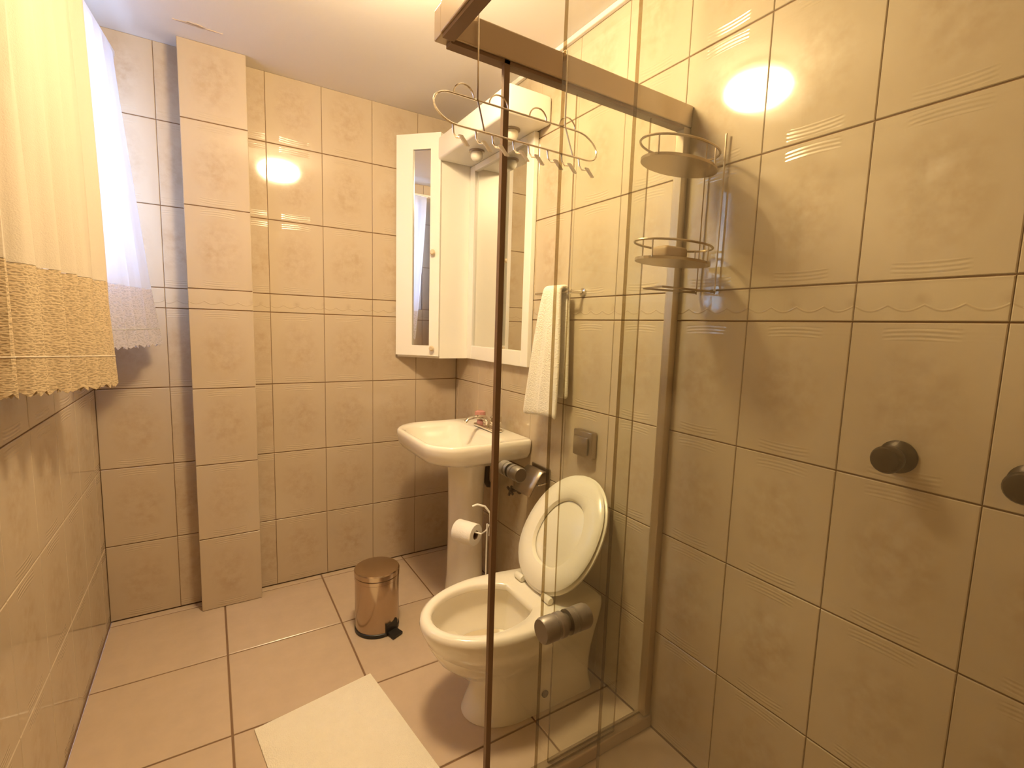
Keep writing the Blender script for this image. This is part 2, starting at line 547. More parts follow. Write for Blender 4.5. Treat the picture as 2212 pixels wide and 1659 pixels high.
obj('floor_track', box(XB - 0.016, XR - 0.002, YA - 0.022, YA + 0.022, 0.001, 0.042, bev=0.004), MT['alum'], t)
obj('floor_track', box(XB - 0.018, XB + 0.018, YF + 0.002, YA - 0.019, 0.001, 0.042, bev=0.004), MT['alum'], t)
obj('wall_profile', box(XR - 0.030, XR - 0.002, YA - 0.015, YA + 0.015, 0.043, ZH0 - 0.001, bev=0.002), MT['alum'], t)
obj('wall_profile', box(XB - 0.015, XB + 0.015, YF + 0.002, YF + 0.03, 0.043, ZH0 - 0.001, bev=0.002), MT['alum'], t)

def glass_panel(name, x0, x1, y0, y1, z0, z1, axis, parent, label=None):
    bm = box(x0, x1, y0, y1, z0, z1)
    bm.normal_update()
    for fc in bm.faces:
        n = fc.normal
        big = abs(n.y) > 0.9 if axis == 'A' else abs(n.x) > 0.9
        fc.material_index = 0 if big else 1
    return obj(name, bm, [MT['glass'], MT['gedge']], parent, label=label)

def knob(c, axis, parent):
    prof = [(0.0165, -0.042), (0.0185, -0.038), (0.0185, -0.020), (0.0165, -0.018), (0.0165, -0.015), (0.0185, -0.013),
            (0.0185, -0.005), (0.013, -0.004), (0.013, 0.004), (0.0185, 0.005), (0.0185, 0.013), (0.0165, 0.015), (0.0165, 0.018), (0.0185, 0.020), (0.0185, 0.038), (0.0165, 0.042)]
    b = B(); lathe(b, prof, c, axis, 24)
    obj('knob', b, MT['knob'], parent, smooth=35, label='ribbed grey door knob')

Z0, Z1 = 0.044, ZH0 + 0.004
glass_panel('fixed_panel', 0.793, XR - 0.02, YA + 0.004, YA + 0.010, Z0, Z1, 'A', t)
da = glass_panel('sliding_door', 0.584, 1.040, YA - 0.010, YA - 0.004, Z0, Z1, 'A', t, 'glass door slid half open with dark edge seal')
obj('edge_seal', box(0.572, 0.586, YA - 0.013, YA - 0.001, Z0, Z1), MT['alumdark'], da, label='dark brown edge seal')
knob((0.628, YA - 0.007, 0.945), 'Y', da)
glass_panel('fixed_panel', XB + 0.004, XB + 0.010, YF + 0.02, 0.445, Z0, Z1, 'B', t)
db = glass_panel('sliding_door', XB - 0.010, XB - 0.004, -0.020, 0.570, Z0, Z1, 'B', t, 'glass door slid open towards the viewer')
knob((XB - 0.007, 0.515, 0.872), 'X', db)

# ------------------------------------------------------------------ hook rack hung over the shower header
RY = YA - 0.030
t = thing('hook_rack', (0.6, RY, 1.70), 'chrome wire hook rack hanging from the shower rail', 'rack')
b = B()
zt, zb, xl, xr = 1.778, 1.700, 0.440, 0.775
pts = []
hh = (zt - zb) / 2
zc = (zt + zb) / 2
for i in range(13):
    a = PI / 2 + PI * i / 12
    pts.append((xl + hh * 1.15 * math.cos(a), RY - 0.012 + 0.02 * math.sin(a), zc + hh * math.sin(a)))
for i in range(13):
    a = -PI / 2 + PI * i / 12
    pts.append((xr + hh * 1.15 * math.cos(a), RY - 0.012 + 0.02 * math.sin(a), zc + hh * math.sin(a)))
tube(b, pts, 0.0022, 6, closed=True)
obj('frame', b, MT['wire'], t, smooth=True)
for x in (0.500, 0.735):
    b = B()
    tube(b, [(x, RY - 0.031, zb + 0.002), (x, RY + 0.003, zt), (x, RY + 0.006, ZH1 - 0.02), (x, RY + 0.007, ZH1 + 0.003), (x, RY + 0.012, ZH1 + 0.006), (x, RY + 0.052, ZH1 + 0.006), (x, RY + 0.054, ZH1 - 0.01)], 0.0020, 6)
    obj('hanger', b, MT['wire'], t, smooth=True)
for x in (0.470, 0.555, 0.66, 0.745):
    b = B(); tube(b, arc((x, zt), 0.024, 0, PI, 10, lambda u, v: (u, RY + 0.008, v)), 0.0018, 6)
    obj('loop', b, MT['wire'], t, smooth=True)
for i in range(8):
    x = 0.428 + i * 0.0455 + (0.006 if i % 2 else 0)
    b = B(); tube(b, [(x, RY - 0.031, zb), (x + .001, RY - 0.034, zb - 0.018), (x + 0.004, RY - 0.040, zb - 0.027), (x + 0.009, RY - 0.052, zb - 0.030)], 0.0020, 6)
    hk = obj('hook', b, MT['wire'], t, smooth=True)
    b = B(); loft(b, [[(x + 0.002 + o1, RY - 0.056 + o2, zb - 0.026) for o1, o2 in ((0, 0), (.009, 0), (.009, .005), (0, .005))], [(x + 0.016 + o1, RY - 0.062 + o2, zb - 0.046) for o1, o2 in ((0, 0), (.008, 0), (.008, .005), (0, .005))]], True, True)
    obj('hook_tip', b, MT['wirewhite'], hk, label='white plastic hook tip')

# ------------------------------------------------------------------ wire caddy inside the shower
t = thing('shower_caddy', (1.08, 0.88, 1.40), 'two tier oval wire shower caddy beside the wall rail', 'caddy')
cx, cy, ra, rb = 1.048, 0.885, 0.126, 0.066
def oval(z, k=1.0, n=36): return [(cx + ra * k * math.cos(2 * PI * i / n), cy + rb * k * math.sin(2 * PI * i / n), z) for i in range(n)]
for z in (1.728, 1.484):
    b = B()
    tube(b, oval(z + 0.044, 1.03), 0.0030, 6, closed=True)
    obj('rim_wire', b, MT['alum'], t, smooth=True)
    b = B(); loft(b, [oval(z - 0.003), oval(z + 0.004)], True, True)
    obj('tray', b, MT['alum'], t)
    for a in (0.4, 2.0, 3.6, 5.2):
        b = B(); p = (cx + ra * 1.015 * math.cos(a), cy + rb * 1.015 * math.sin(a))
        tube(b, [(p[0], p[1], z), (p[0], p[1], z + 0.044)], 0.002, 6)
        obj('upright', b, MT['alum'], t)
for yy in (0.855, 0.915):
    b = B(); tube(b, [(XR - 0.012, yy, 1.41), (XR - 0.012, yy, 1.83)], 0.003, 6)
    obj('back_wire', b, MT['alum'], t)
b = B(); tube(b, [(XR - 0.012, 0.915, 1.415), (0.99, 0.930, 1.415), (0.975, 0.915, 1.415), (0.975, 0.855, 1.415), (XR - 0.012, 0.855, 1.415)], 0.003, 6)
obj('lower_rail', b, MT['alum'], t)
b = B(); bx(b, 0.99, 1.075, 0.86, 0.915, 1.4888, 1.522, bev=0.010, seg=3)
obj('soap_bar', b, MT['soap'], origin=(1.06, 0.88, 1.4888), smooth=True, label='tan soap bar lying in the lower caddy tray', cat='soap')

# shower valves
for yy, lab in ((0.400, 'dark round shower tap knob nearer the glass door rail'), (0.205, 'dark shower tap knob at the right edge of the picture')):
    t = thing('shower_valve', (XR, yy, 1.06), lab, 'tap', 'shower taps on the right wall')
    b = B(); lathe(b, [(0.034, 0), (0.034, -0.004), (0.026, -0.012), (0.014, -0.016)], (XR, yy, 1.06), 'X', 28)
    obj('escutcheon', b, MT['bronze'], t, smooth=35)
    b = B(); lathe(b, [(0.013, -0.014), (0.013, -0.034)], (XR, yy, 1.06), 'X', 16)
    obj('stem', b, MT['bronze'], t, smooth=35)
    b = B(); lathe(b, [(0.018, -0.032), (0.026, -0.037), (0.028, -0.058), (0.024, -0.066), (0.014, -0.068)], (XR, yy, 1.06), 'X', 24)
    obj('handle', b, MT['bronze'], t, smooth=35)

# ------------------------------------------------------------------ mirror cabinet
t = thing('mirror_cabinet', (XR, 2.1, 1.13), 'white corner bathroom cabinet with mirror and lighted canopy above sink', 'cabinet')
Zb, Zt = 1.128, 2.245
A0 = Vector((1.017, 2.338)); A1 = Vector((0.850, 2.511))
b = B()
foot = [(1.017, 2.338), (XR - 0.002, 2.338), (XR - 0.002, 2.513), (0.850, 2.513)]
loft(b, [[(p[0], p[1], Zb) for p in foot], [(p[0], p[1], Zt) for p in foot]], True, True)
obj('cupboard', b, MT['lacquer'], t)
e = (A1 - A0); L = e.length; e.normalize()
nn = Vector((e.y, -e.x))
if nn.x > 0: nn = -nn
def dq(s, o): p = A0 + e * s + nn * o; return (p.x, p.y)
def slab(bm, s0, s1, o0, o1, z0, z1):
    q = [dq(s0, o0), dq(s1, o0), dq(s1, o1), dq(s0, o1)]
    loft(bm, [[(p[0], p[1], z0) for p in q], [(p[0], p[1], z1) for p in q]], True, True)
m0, m1, mz0, mz1 = L * 0.22, L * 0.62, Zb + 0.065, Zt - 0.075
b = B()
slab(b, 0.0, m0, 0.001, 0.019, Zb + 0.012, Zt); slab(b, m1, L, 0.001, 0.019, Zb + 0.012, Zt)
slab(b, m0, m1, 0.001, 0.019, Zb + 0.012, mz0); slab(b, m0, m1, 0.001, 0.019, mz1, Zt)
door = obj('door', b, MT['lacquer'], t, label='narrow white door framing a mirror strip')
b = B(); slab(b, m0, m1, 0.003, 0.009, mz0, mz1)
obj('mirror_strip', b, MT['mirror'], door)
for z in (1.665, 1.180):
    c = dq(0.030, 0.019)
    b = B()
    rings = []
    for r, h_ in ((0.006, 0.0), (0.006, 0.010), (0.012, 0.014), (0.014, 0.020), (0.009, 0.026)):
        ring = []
        for i in range(16):
            a = 2 * PI * i / 16
            p = Vector((c[0], c[1])) + nn * h_ + e * (r * math.cos(a))
            ring.append((p.x, p.y, z + r * math.sin(a)))
        rings.append(ring)
    loft(b, rings, True, True)
    obj('knob', b, MT['knobw'], door, smooth=True)
# wall mirror with frame
FX = XR - 0.026
fy0, fy1, fz0, fz1 = 1.752, 2.336, Zb, 2.112
b = B()
bx(b, FX, XR - 0.002, fy0, fy0 + 0.052, fz0, fz1, bev=0.003); bx(b, FX, XR - 0.002, fy1 - 0.052, fy1, fz0, fz1, bev=0.003)
bx(b, FX, XR - 0.002, fy0 + 0.052, fy1 - 0.052, fz0, fz0 + 0.07, bev=0.003); bx(b, FX, XR - 0.002, fy0 + 0.052, fy1 - 0.052, fz1 - 0.03, fz1, bev=0.003)
fr = obj('mirror_frame', b, MT['lacquer'], t)
obj('mirror_glass', box(FX + 0.012, XR - 0.003, fy0 + 0.05, fy1 - 0.05, fz0 + 0.068, fz1 - 0.028), MT['mirror'], t)
cn = obj('canopy', box(0.992, XR - 0.002, 1.668, 2.336, 2.113, 2.222, bev=0.012, seg=3), MT['lacquer'], t, smooth=35)
for yy in (2.107, 1.800):
    b = B(); lathe(b, [(0.036, 0.001), (0.036, -0.006), (0.030, -0.008)], (1.09, yy, 2.113), n=24)
    sp = obj('spotlight', b, MT['dchrome'], t, smooth=35, label='small unlit canopy spotlight')
    b = B(); lathe(b, [(0.027, -0.0078), (0.029, -0.016), (0.028, -0.030), (0.020, -0.042), (0.008, -0.047)], (1.09, yy, 2.113), n=20)
    obj('bulb', b, MT['plastic'], sp, smooth=True)

# ------------------------------------------------------------------ towel on a rail
t = thing('towel_rail', (XR, 1.53, 1.45), 'short chrome towel rail on wall beside the mirror', 'rail')
b = B(); tube(b, [(1.142, 1.415, 1.440), (1.142, 1.655, 1.440)], 0.006, 10)
obj('bar', b, MT['chrome'], t, smooth=True)
for yy in (1.424, 1.646):
    b = B(); lathe(b, [(0.016, 0), (0.016, -0.005), (0.007, -0.008), (0.007, -0.057)], (XR - 0.001, yy, 1.440), 'X', 16)
    obj('bracket', b, MT['chrome'], t, smooth=35)
b = B()
prof = []
for i in range(12): prof.append((1.163 + 0.0, 1.03 + (1.44 - 1.03) * i / 11, i / 11 * 0.9))
for i in range(1, 8):
    a = PI * i / 8
    prof.append((1.142 + 0.0205 * math.cos(a), 1.440 + 0.0205 * math.sin(a), 1.0))
for i in range(16): prof.append((1.1215 - 0.012 * (i / 15), 1.44 - (1.44 - 0.952) * i / 15, -1 - i / 15))
ny = 14
rows = []
for (x, z, tt) in prof:
    fl = max(0.0, (1.44 - z)) / 0.49
    y0, y1 = 1.462 - 0.018 * fl, 1.572 + 0.082 * fl ** 0.75
    row = []
    for j in range(ny):
        u = j / (ny - 1)
        side = -1 if tt < 0 else 1
        row.append((x - ((0.009 * math.sin(u * 12.0 + 0.6 + 2 * z) + 0.004 * math.sin(u * 25 + 9 * z)) * min(1.0, fl * 2.2) if tt < 0 else 0.0), y0 + (y1 - y0) * u, z + (0.006 * math.sin(u * 5) * fl if tt < 0 else 0)))
    rows.append(row)
loft(b, rows, wrap=False)
tw = obj('towel', b, MT['terry'], origin=(1.142, 1.53, 0.95), smooth=True, label='white terry towel hanging folded over the rail beside the mirror', cat='towel')
md = tw.modifiers.new('thick', 'SOLIDIFY'); md.thickness = 0.015; md.offset = 0.0
md = tw.modifiers.new('sub', 'SUBSURF'); md.levels = 1; md.render_levels = 1

# ------------------------------------------------------------------ pedestal sink
SY, SX0, SW = 2.000, 0.745, 0.285
t = thing('pedestal_sink', (1.03, SY, 0), 'white ceramic pedestal sink under the mirror cabinet', 'sink')
def sink_outline(inset_f, inset_s, inset_b, z, rf=0.16, rbk=0.02):
    x0, x1 = SX0 + inset_f, XR - 0.002 - inset_b
    y0, y1 = SY - SW + inset_s, SY + SW - inset_s
    rf = max(0.02, min(rf, (y1 - y0) / 2 - 0.005, (x1 - x0) * 0.62))
    pts = []
    def corner(cx, cy, r, a0):
        for i in range(9):
            a = a0 + PI / 2 * i / 8
            pts.append((cx + r * math.cos(a), cy + r * math.sin(a)))
    corner(x1 - rbk, y1 - rbk, rbk, 0)
    corner(x0 + rf, y1 - rf, rf, PI / 2)
    corner(x0 + rf, y0 + rf, rf, PI)
    corner(x1 - rbk, y0 + rbk, rbk, 3 * PI / 2)
    out = []
    for (x, y) in pts:                                    # slightly bowed front edge
        bow = 0.022 * max(0.0, 1 - ((y - SY) / 0.25) ** 2) * max(0.0, (1.0 - (x - SX0) / 0.2))
        out.append((x - bow, y, z))
    return out
b = B()
rings = [
    sink_outline(0.165, 0.200, 0.215, 0.690, 0.06, 0.05),
    sink_outline(0.110, 0.120, 0.165, 0.705, 0.10, 0.08),
    sink_outline(0.060, 0.060, 0.135, 0.745, 0.11, 0.08),
    sink_outline(0.042, 0.042, 0.125, 0.785, 0.115, 0.07),
    sink_outline(0.034, 0.034, 0.118, 0.802, 0.115, 0.06),
    sink_outline(0.024, 0.022, 0.105, 0.808, 0.115, 0.05),
    sink_outline(0.010, 0.008, 0.004, 0.812, 0.12, 0.02),
    sink_outline(0.002, 0.001, 0.000, 0.806, 0.125, 0.02),
    sink_outline(0.000, 0.000, 0.000, 0.790, 0.125, 0.02),
    sink_outline(0.006, 0.006, 0.000, 0.752, 0.125, 0.02),
    sink_outline(0.022, 0.022, 0.000, 0.728, 0.125, 0.02),
    sink_outline(0.070, 0.080, 0.000, 0.702, 0.115, 0.03),
    sink_outline(0.150, 0.160, 0.010, 0.678, 0.11, 0.03),
    sink_outline(0.185, 0.195, 0.030, 0.655, 0.08, 0.03)]
loft(b, rings, True, True)
obj('basin', b, MT['ceramic'], t, smooth=50)
b = B()
rings = []
for z, a, bb in ((0.001, 0.106, 0.112), (0.03, 0.101, 0.106), (0.10, 0.095, 0.100), (0.30, 0.091, 0.097), (0.50, 0.092, 0.098), (0.62, 0.096, 0.102), (0.672, 0.102, 0.108)):
    rings.append([(1.025 + a * math.cos(2 * PI * i / 28) * (1 if math.cos(2 * PI * i / 28) < 0 else 0.75), SY + bb * math.sin(2 * PI * i / 28), z) for i in range(28)])
loft(b, rings, True, True)
obj('pedestal', b, MT['ceramic'], t, smooth=50)
b = B(); lathe(b, [(0.022, 0), (0.022, 0.003), (0.012, 0.005)], (0.985, SY, 0.6895), n=20)
obj('drain', b, MT['chrome'], t, smooth=35)
# faucet
fx = 1.125
b = B(); bx(b, fx - 0.026, fx + 0.026, SY - 0.10, SY + 0.10, 0.8105, 0.826, bev=0.006, seg=3)
fa = obj('faucet', b, MT['chrome'], t, smooth=35, label='chrome two handle basin tap')
b = B(); tube(b, [(fx, SY, 0.824), (fx, SY, 0.850), (fx - 0.015, SY, 0.868), (fx - 0.06, SY, 0.872), (fx - 0.105, SY, 0.864), (fx - 0.118, SY, 0.850)], 0.011, 12)
obj('spout', b, MT['chrome'], fa, smooth=True)
for s_ in (-1, 1):
    yy = SY + s_ * 0.078
    b = B(); lathe(b, [(0.018, 0.0), (0.014, 0.012), (0.012, 0.022), (0.023, 0.026), (0.028, 0.036), (0.026, 0.058), (0.014, 0.064)], (fx, yy, 0.825), n=12)
    obj('handle', b, MT['pink'] if s_ > 0 else MT['chrome'], fa, smooth=20, label='pinkish tap handle' if s_ > 0 else None)
b = B()
pp = [(1.138, SY + 0.02, 0.668), (1.138, SY + 0.02, 0.60), (1.138, SY + 0.02, 0.545), (1.150, SY + 0.02, 0.522), (1.168, SY + 0.02, 0.520), (XR - 0.006, SY + 0.02, 0.520)]
tube(b, pp, 0.015, 10)
obj('drain_pipe', b, MT['pipe'], t, smooth=True)

# angle valve on the wall under the sink
t = thing('angle_valve', (XR, 1.905, 0.53), 'small dark water shut off valve on wall under sink', 'valve')
vy, vz = 1.815, 0.555
t.location = (XR, vy, vz); WL[t.name] = Vector((XR, vy, vz))
b = B(); lathe(b, [(0.024, -0.001), (0.022, -0.005), (0.009, -0.007), (0.009, -0.045)], (XR, vy, vz), 'X', 16)
obj('body', b, MT['pipe'], t, smooth=35)
b = B()
for a in (0, PI / 2):
    c_, s_ = math.cos(a + 0.4) * 0.026, math.sin(a + 0.4) * 0.026
    tube(b, [(XR - 0.05, vy - c_, vz - s_), (XR - 0.05, vy + c_, vz + s_)], 0.006, 8)
obj('cross_handle', b, MT['pipe'], t, smooth=True)
b = B(); tube(b, [(XR - 0.03, vy, vz + 0.006), (XR - 0.03, vy + 0.01, vz + 0.06), (XR - 0.028, vy + 0.03, vz + 0.09), (XR - 0.028, vy + 0.03, vz + 0.096)], 0.005, 8)
obj('supply_hose', b, MT['dchrome'], t, smooth=True)

# ------------------------------------------------------------------ paper holder on the wall (chrome flap)
hy, hz = 1.645, 0.655
t = thing('paper_holder', (XR, hy, hz), 'dark chrome paper holder with curved flap on wall beside toilet lid', 'holder')
obj('back_plate', box(XR - 0.008, XR - 0.001, hy - 0.066, hy + 0.066, hz - 0.02, hz + 0.058, bev=0.003), MT['dchrome'], t)
b = B()
pr = [(XR - 0.010, hz + 0.044), (XR - 0.030, hz + 0.051), (XR - 0.044, hz + 0.044), (XR - 0.062, hz + 0.020), (XR - 0.082, hz - 0.012), (XR - 0.104, hz - 0.048)]
loft(b, [[(p[0], hy + s * 0.062, p[1]) for s in (-1, -.33, .33, 1)] for p in pr], wrap=False)
fl = obj('flap', b, MT['dchrome'], t, smooth=True)
md = fl.modifiers.new('thick', 'SOLIDIFY'); md.thickness = 0.004
b = B(); tube(b, [(XR - 0.004, hy - 0.060, hz + 0.0), (XR - 0.055, hy - 0.060, hz - 0.005), (XR - 0.060, hy - 0.052, hz - 0.005), (XR - 0.060, hy + 0.055, hz - 0.005)], 0.004, 8)
obj('arm', b, MT['chrome'], t, smooth=True)

# flush button
t = thing('flush_valve', (XR, 1.357, 0.876), 'square chrome flush button on wall above toilet lid', 'flush button')
obj('cover', box(XR - 0.030, XR - 0.001, 1.304, 1.410, 0.826, 0.926, bev=0.006, seg=2), MT['dchrome'], t, smooth=35)
obj('button', box(XR - 0.040, XR - 0.031, 1.318, 1.396, 0.838, 0.906, bev=0.004, seg=2), MT['dchrome'], t, smooth=35)

# ------------------------------------------------------------------ toilet
TY = 1.322
t = thing('toilet', (0.93, TY, 0), 'white ceramic toilet with raised lid and seat', 'toilet')
def egg(xf, xe, hb, xb, wb, z, n=24):
    """plan outline: half ellipse in front, tapering to a flat back"""
    pts = []
    for i in range(n + 1):
        a = PI / 2 + PI * i / n
        pts.append((xe + (xe - xf) * math.cos(a), TY + hb * math.sin(a), z))
    side = []
    for i in range(1, 6):
        u = i / 6
        k = hb + (wb - hb) * (3 * u * u - 2 * u * u * u)
        side.append((xe + (xb - xe) * u, k))
    for (x, k) in side: pts.append((x, TY - k, z))
    r = 0.03
    for i in range(5):
        a = -PI / 2 + PI / 2 * i / 4
        pts.append((xb - r + r * math.cos(a), TY - wb + r + r * math.sin(a), z))
    for i in range(5):
        a = PI / 2 * i / 4
        pts.append((xb - r + r * math.cos(a), TY + wb - r + r * math.sin(a), z))
    for (x, k) in side[::-1]: pts.append((x, TY + k, z))
    return pts
def hole(k, z, xs=0.0, n=24):
    """inner bowl ring with as many points as egg()"""
    m = n + 1 + 5 + 5 + 5 + 5
    pts = []
    ref = egg(0.545, 0.80, 0.19, 1.15, 0.150, z)
    cxh = 0.744 + xs
    for p in ref:
        a = math.atan2((p[1] - TY) / 0.138, (p[0] - cxh) / (0.19 if p[0] < cxh else 0.34))
        pts.append((cxh + 0.178 * k * math.cos(a), TY + 0.140 * k * math.sin(a), z))
    return pts
b = B()
rings = [hole(0.30, 0.150, 0.03), hole(0.66, 0.170, 0.02), hole(0.92, 0.225, 0.01), hole(1.07, 0.29), hole(1.10, 0.332), hole(1.05, 0.346), hole(0.985, 0.350), hole(0.98, 0.364), hole(1.03, 0.372),
         egg(0.546, 0.80, 0.180, 1.140, 0.140, 0.373), egg(0.533, 0.80, 0.191, 1.150, 0.150, 0.366), egg(0.530, 0.80, 0.194, 1.153, 0.152, 0.350),
         egg(0.538, 0.80, 0.190, 1.152, 0.150, 0.325), egg(0.560, 0.81, 0.180, 1.15, 0.142, 0.282), egg(0.598, 0.82, 0.161, 1.148, 0.132, 0.240), egg(0.648, 0.83, 0.138, 1.147, 0.124, 0.203),
         egg(0.694, 0.835, 0.117, 1.146, 0.115, 0.164), egg(0.714, 0.84, 0.106, 1.145, 0.110, 0.115), egg(0.708, 0.84, 0.105, 1.145, 0.108, 0.070),
         egg(0.690, 0.84, 0.112, 1.15, 0.112, 0.025), egg(0.680, 0.84, 0.118, 1.155, 0.118, 0.001)]
loft(b, rings, True, True)
obj('bowl', b, MT['ceramic'], t, smooth=60)
b = B(); loft(b, [hole(0.80, 0.207, 0.012), hole(0.80, 0.2095, 0.012)], True, True)
obj('water', b, MT['water'], t)
obj('inlet_pipe', tube(B(), [(1.14, TY, 0.30), (XR - 0.003, TY, 0.30)], 0.022, 14), MT['plastic'], t, smooth=True)
for s_ in (-1, 1):
    b = B(); lathe(b, [(0.013, 0.0), (0.013, s_ * 0.004), (0.008, s_ * 0.008)], (0.935, TY + s_ * 0.1085, 0.055), 'Y', 14)
    obj('bolt_cap', b, MT['pipe'], t, smooth=35)
# lid and seat, raised
H0 = Vector((0.940, TY - 0.006, 0.388))
ang = math.radians(32.5)
du = Vector((math.sin(ang), 0, math.cos(ang)))
dn = Vector((-math.cos(ang), 0, math.sin(ang)))
def lid_ring(s0, s1, hw, off, n=40, pw=2.15):
    out = []
    for i in range(n):
        a = 2 * PI * i / n
        ca, sa = math.cos(a), math.sin(a)
        s = (s0 + s1) / 2 - (s1 - s0) / 2 * math.copysign(abs(ca) ** (2 / pw), ca)
        wv = hw * math.copysign(abs(sa) ** (2 / pw), sa)
        wv *= 1.0 - 0.10 * ((s - (s0 + s1) / 2) / ((s1 - s0) / 2)) * 0.6
        p = H0 + du * s + dn * off
        out.append((p.x, p.y + wv, p.z))
    return out
b = B()
loft(b, [lid_ring(0.0, 0.435, 0.187, -0.002), lid_ring(-0.004, 0.440, 0.191, -0.006), lid_ring(-0.002, 0.438, 0.189, -0.014), lid_ring(0.02, 0.415, 0.165, -0.019)], True, True)
obj('lid', b, MT['plastic'], t, smooth=50)
b = B()
sr = [lid_ring(0.09, 0.335, 0.110, 0.0015), lid_ring(0.012, 0.428, 0.183, 0.0015), lid_ring(0.006, 0.434, 0.187, 0.008), lid_ring(0.014, 0.426, 0.181, 0.016),
      lid_ring(0.060, 0.372, 0.140, 0.021), lid_ring(0.084, 0.342, 0.114, 0.016), lid_ring(0.088, 0.337, 0.110, 0.008)]
R = loft(b, sr)
n = len(R[0])
for i in range(n): b.faces.new((R[-1][i], R[-1][(i + 1) % n], R[0][(i + 1) % n], R[0][i]))
obj('seat', b, MT['plastic'], t, smooth=50)
for s_ in (-1, 1):
    b = B(); lathe(b, [(0.011, -0.022), (0.013, -0.018), (0.013, 0.018), (0.011, 0.022)], (0.945, TY + s_ * 0.085, 0.386), 'Y', 14)
    obj('hinge', b, MT['plastic'], t, smooth=35)

# ------------------------------------------------------------------ free standing paper stand with roll
px, py = 0.975, 1.700
t = thing('paper_stand', (px, py, 0), 'white wire toilet paper stand with arched top beside pedestal', 'stand')
b = B(); lathe(b, [(0.075, 0.001), (0.075, 0.008), (0.02, 0.014)], (px, py, 0), n=28)
obj('base', b, MT['wirewhite'], t, smooth=35)
b = B()
for o_ in (-0.009, 0.009): tube(b, [(px + o_, py, 0.010), (px + o_, py, 0.475)], 0.0035, 8)
obj('pole', b, MT['wirewhite'], t, smooth=True)
rc = Vector((0.888, 1.735, 0.452))
ax = Vector((0.45, -0.89, 0)).normalized()
b = B(); tube(b, [(px, py, 0.47), (px - 0.012, py + 0.002, 0.445), tuple(rc + ax * 0.075), tuple(rc - ax * 0.06)], 0.0035, 8)
obj('arm', b, MT['wirewhite'], t, smooth=True)
b = B()
tube(b, [(px + 0.004, py, 0.42), (px + 0.008, py, 0.47), (px + 0.004, py, 0.52), (px - 0.018, py + 0.006, 0.551), (px - 0.050, py + 0.014, 0.562), (px - 0.072, py + 0.018, 0.556)], 0.0045, 8)
obj('arch', b, MT['wirewhite'], t, smooth=True)
def roll_ring(r, h, n=28):
    u = Vector((0, 0, 1)); v = ax.cross(u).normalized()
    return [tuple(rc + ax * h + u * (r * math.sin(2 * PI * i / n)) + v * (r * math.cos(2 * PI * i / n)) + Vector((0, 0, -0.012))) for i in range(n)]
r_ = thing('toilet_roll', tuple(rc), 'white toilet paper roll hanging on the wire stand', 'toilet roll')
b = B()
R = loft(b, [roll_ring(0.019, -0.048), roll_ring(0.044, -0.048), roll_ring(0.046, -0.045), roll_ring(0.046, 0.045), roll_ring(0.044, 0.048), roll_ring(0.019, 0.048)])
n = len(R[0])
for i in range(n): b.faces.new((R[-1][i], R[-1][(i + 1) % n], R[0][(i + 1) % n], R[0][i]))
obj('paper', b, MT['paper'], r_, smooth=35)
b = B()
R = loft(b, [roll_ring(0.0188, -0.0475), roll_ring(0.0188, 0.0475), roll_ring(0.0172, 0.0475), roll_ring(0.0172, -0.0475)])
for i in range(n): b.faces.new((R[-1][i], R[-1][(i + 1) % n], R[0][(i + 1) % n], R[0][i]))
obj('core', b, MT['card'], r_, smooth=35)

# ------------------------------------------------------------------ waste bin
bxx, byy = 0.572, 1.945
t = thing('pedal_bin', (bxx, byy, 0), 'polished steel pedal bin with black pedal on the floor', 'bin')
b = B(); lathe(b, [(0.0905, 0.001), (0.0930, 0.004), (0.0930, 0.016), (0.0905, 0.018)], (bxx, byy, 0), n=36)
obj('base_ring', b, MT['black'], t, smooth=35)
b = B(); lathe(b, [(0.0895, 0.0165), (0.0910, 0.020), (0.0910, 0.228), (0.0925, 0.230), (0.0925, 0.244), (0.0895, 0.246)], (bxx, byy, 0), n=40)
obj('body', b, MT['steel'], t, smooth=30)
b = B(); lathe(b, [(0.0915, 0.2465), (0.0935, 0.249), (0.0935, 0.267), (0.090, 0.271), (0.06, 0.2745), (0.025, 0.2755)], (bxx, byy, 0), n=40)
obj('lid', b, MT['steel'], t, smooth=30)
pd = Vector((0.42, -0.91))
pl = Vector((0.91, 0.42))
b = B()
def pq(s, o): return (bxx + pd.x * s + pl.x * o, byy + pd.y * s + pl.y * o)
def wedge(bm, s0, s1, w0, w1, z0a, z1a, z0b, z1b):
    lo = [(*pq(s0, -w0), z0a), (*pq(s1, -w1), z0b), (*pq(s1, w1), z0b), (*pq(s0, w0), z0a)]
    hi = [(*pq(s0, -w0), z1a), (*pq(s1, -w1), z1b), (*pq(s1, w1), z1b), (*pq(s0, w0), z1a)]
    loft(bm, [lo, hi], True, True)
wedge(b, 0.080, 0.0925, 0.030, 0.030, 0.016, 0.062, 0.016, 0.052)
obj('pedal_housing', b, MT['black'], t)
b = B(); wedge(b, 0.088, 0.128, 0.022, 0.026, 0.010, 0.020, 0.003, 0.012)
obj('pedal', b, MT['black'], t)

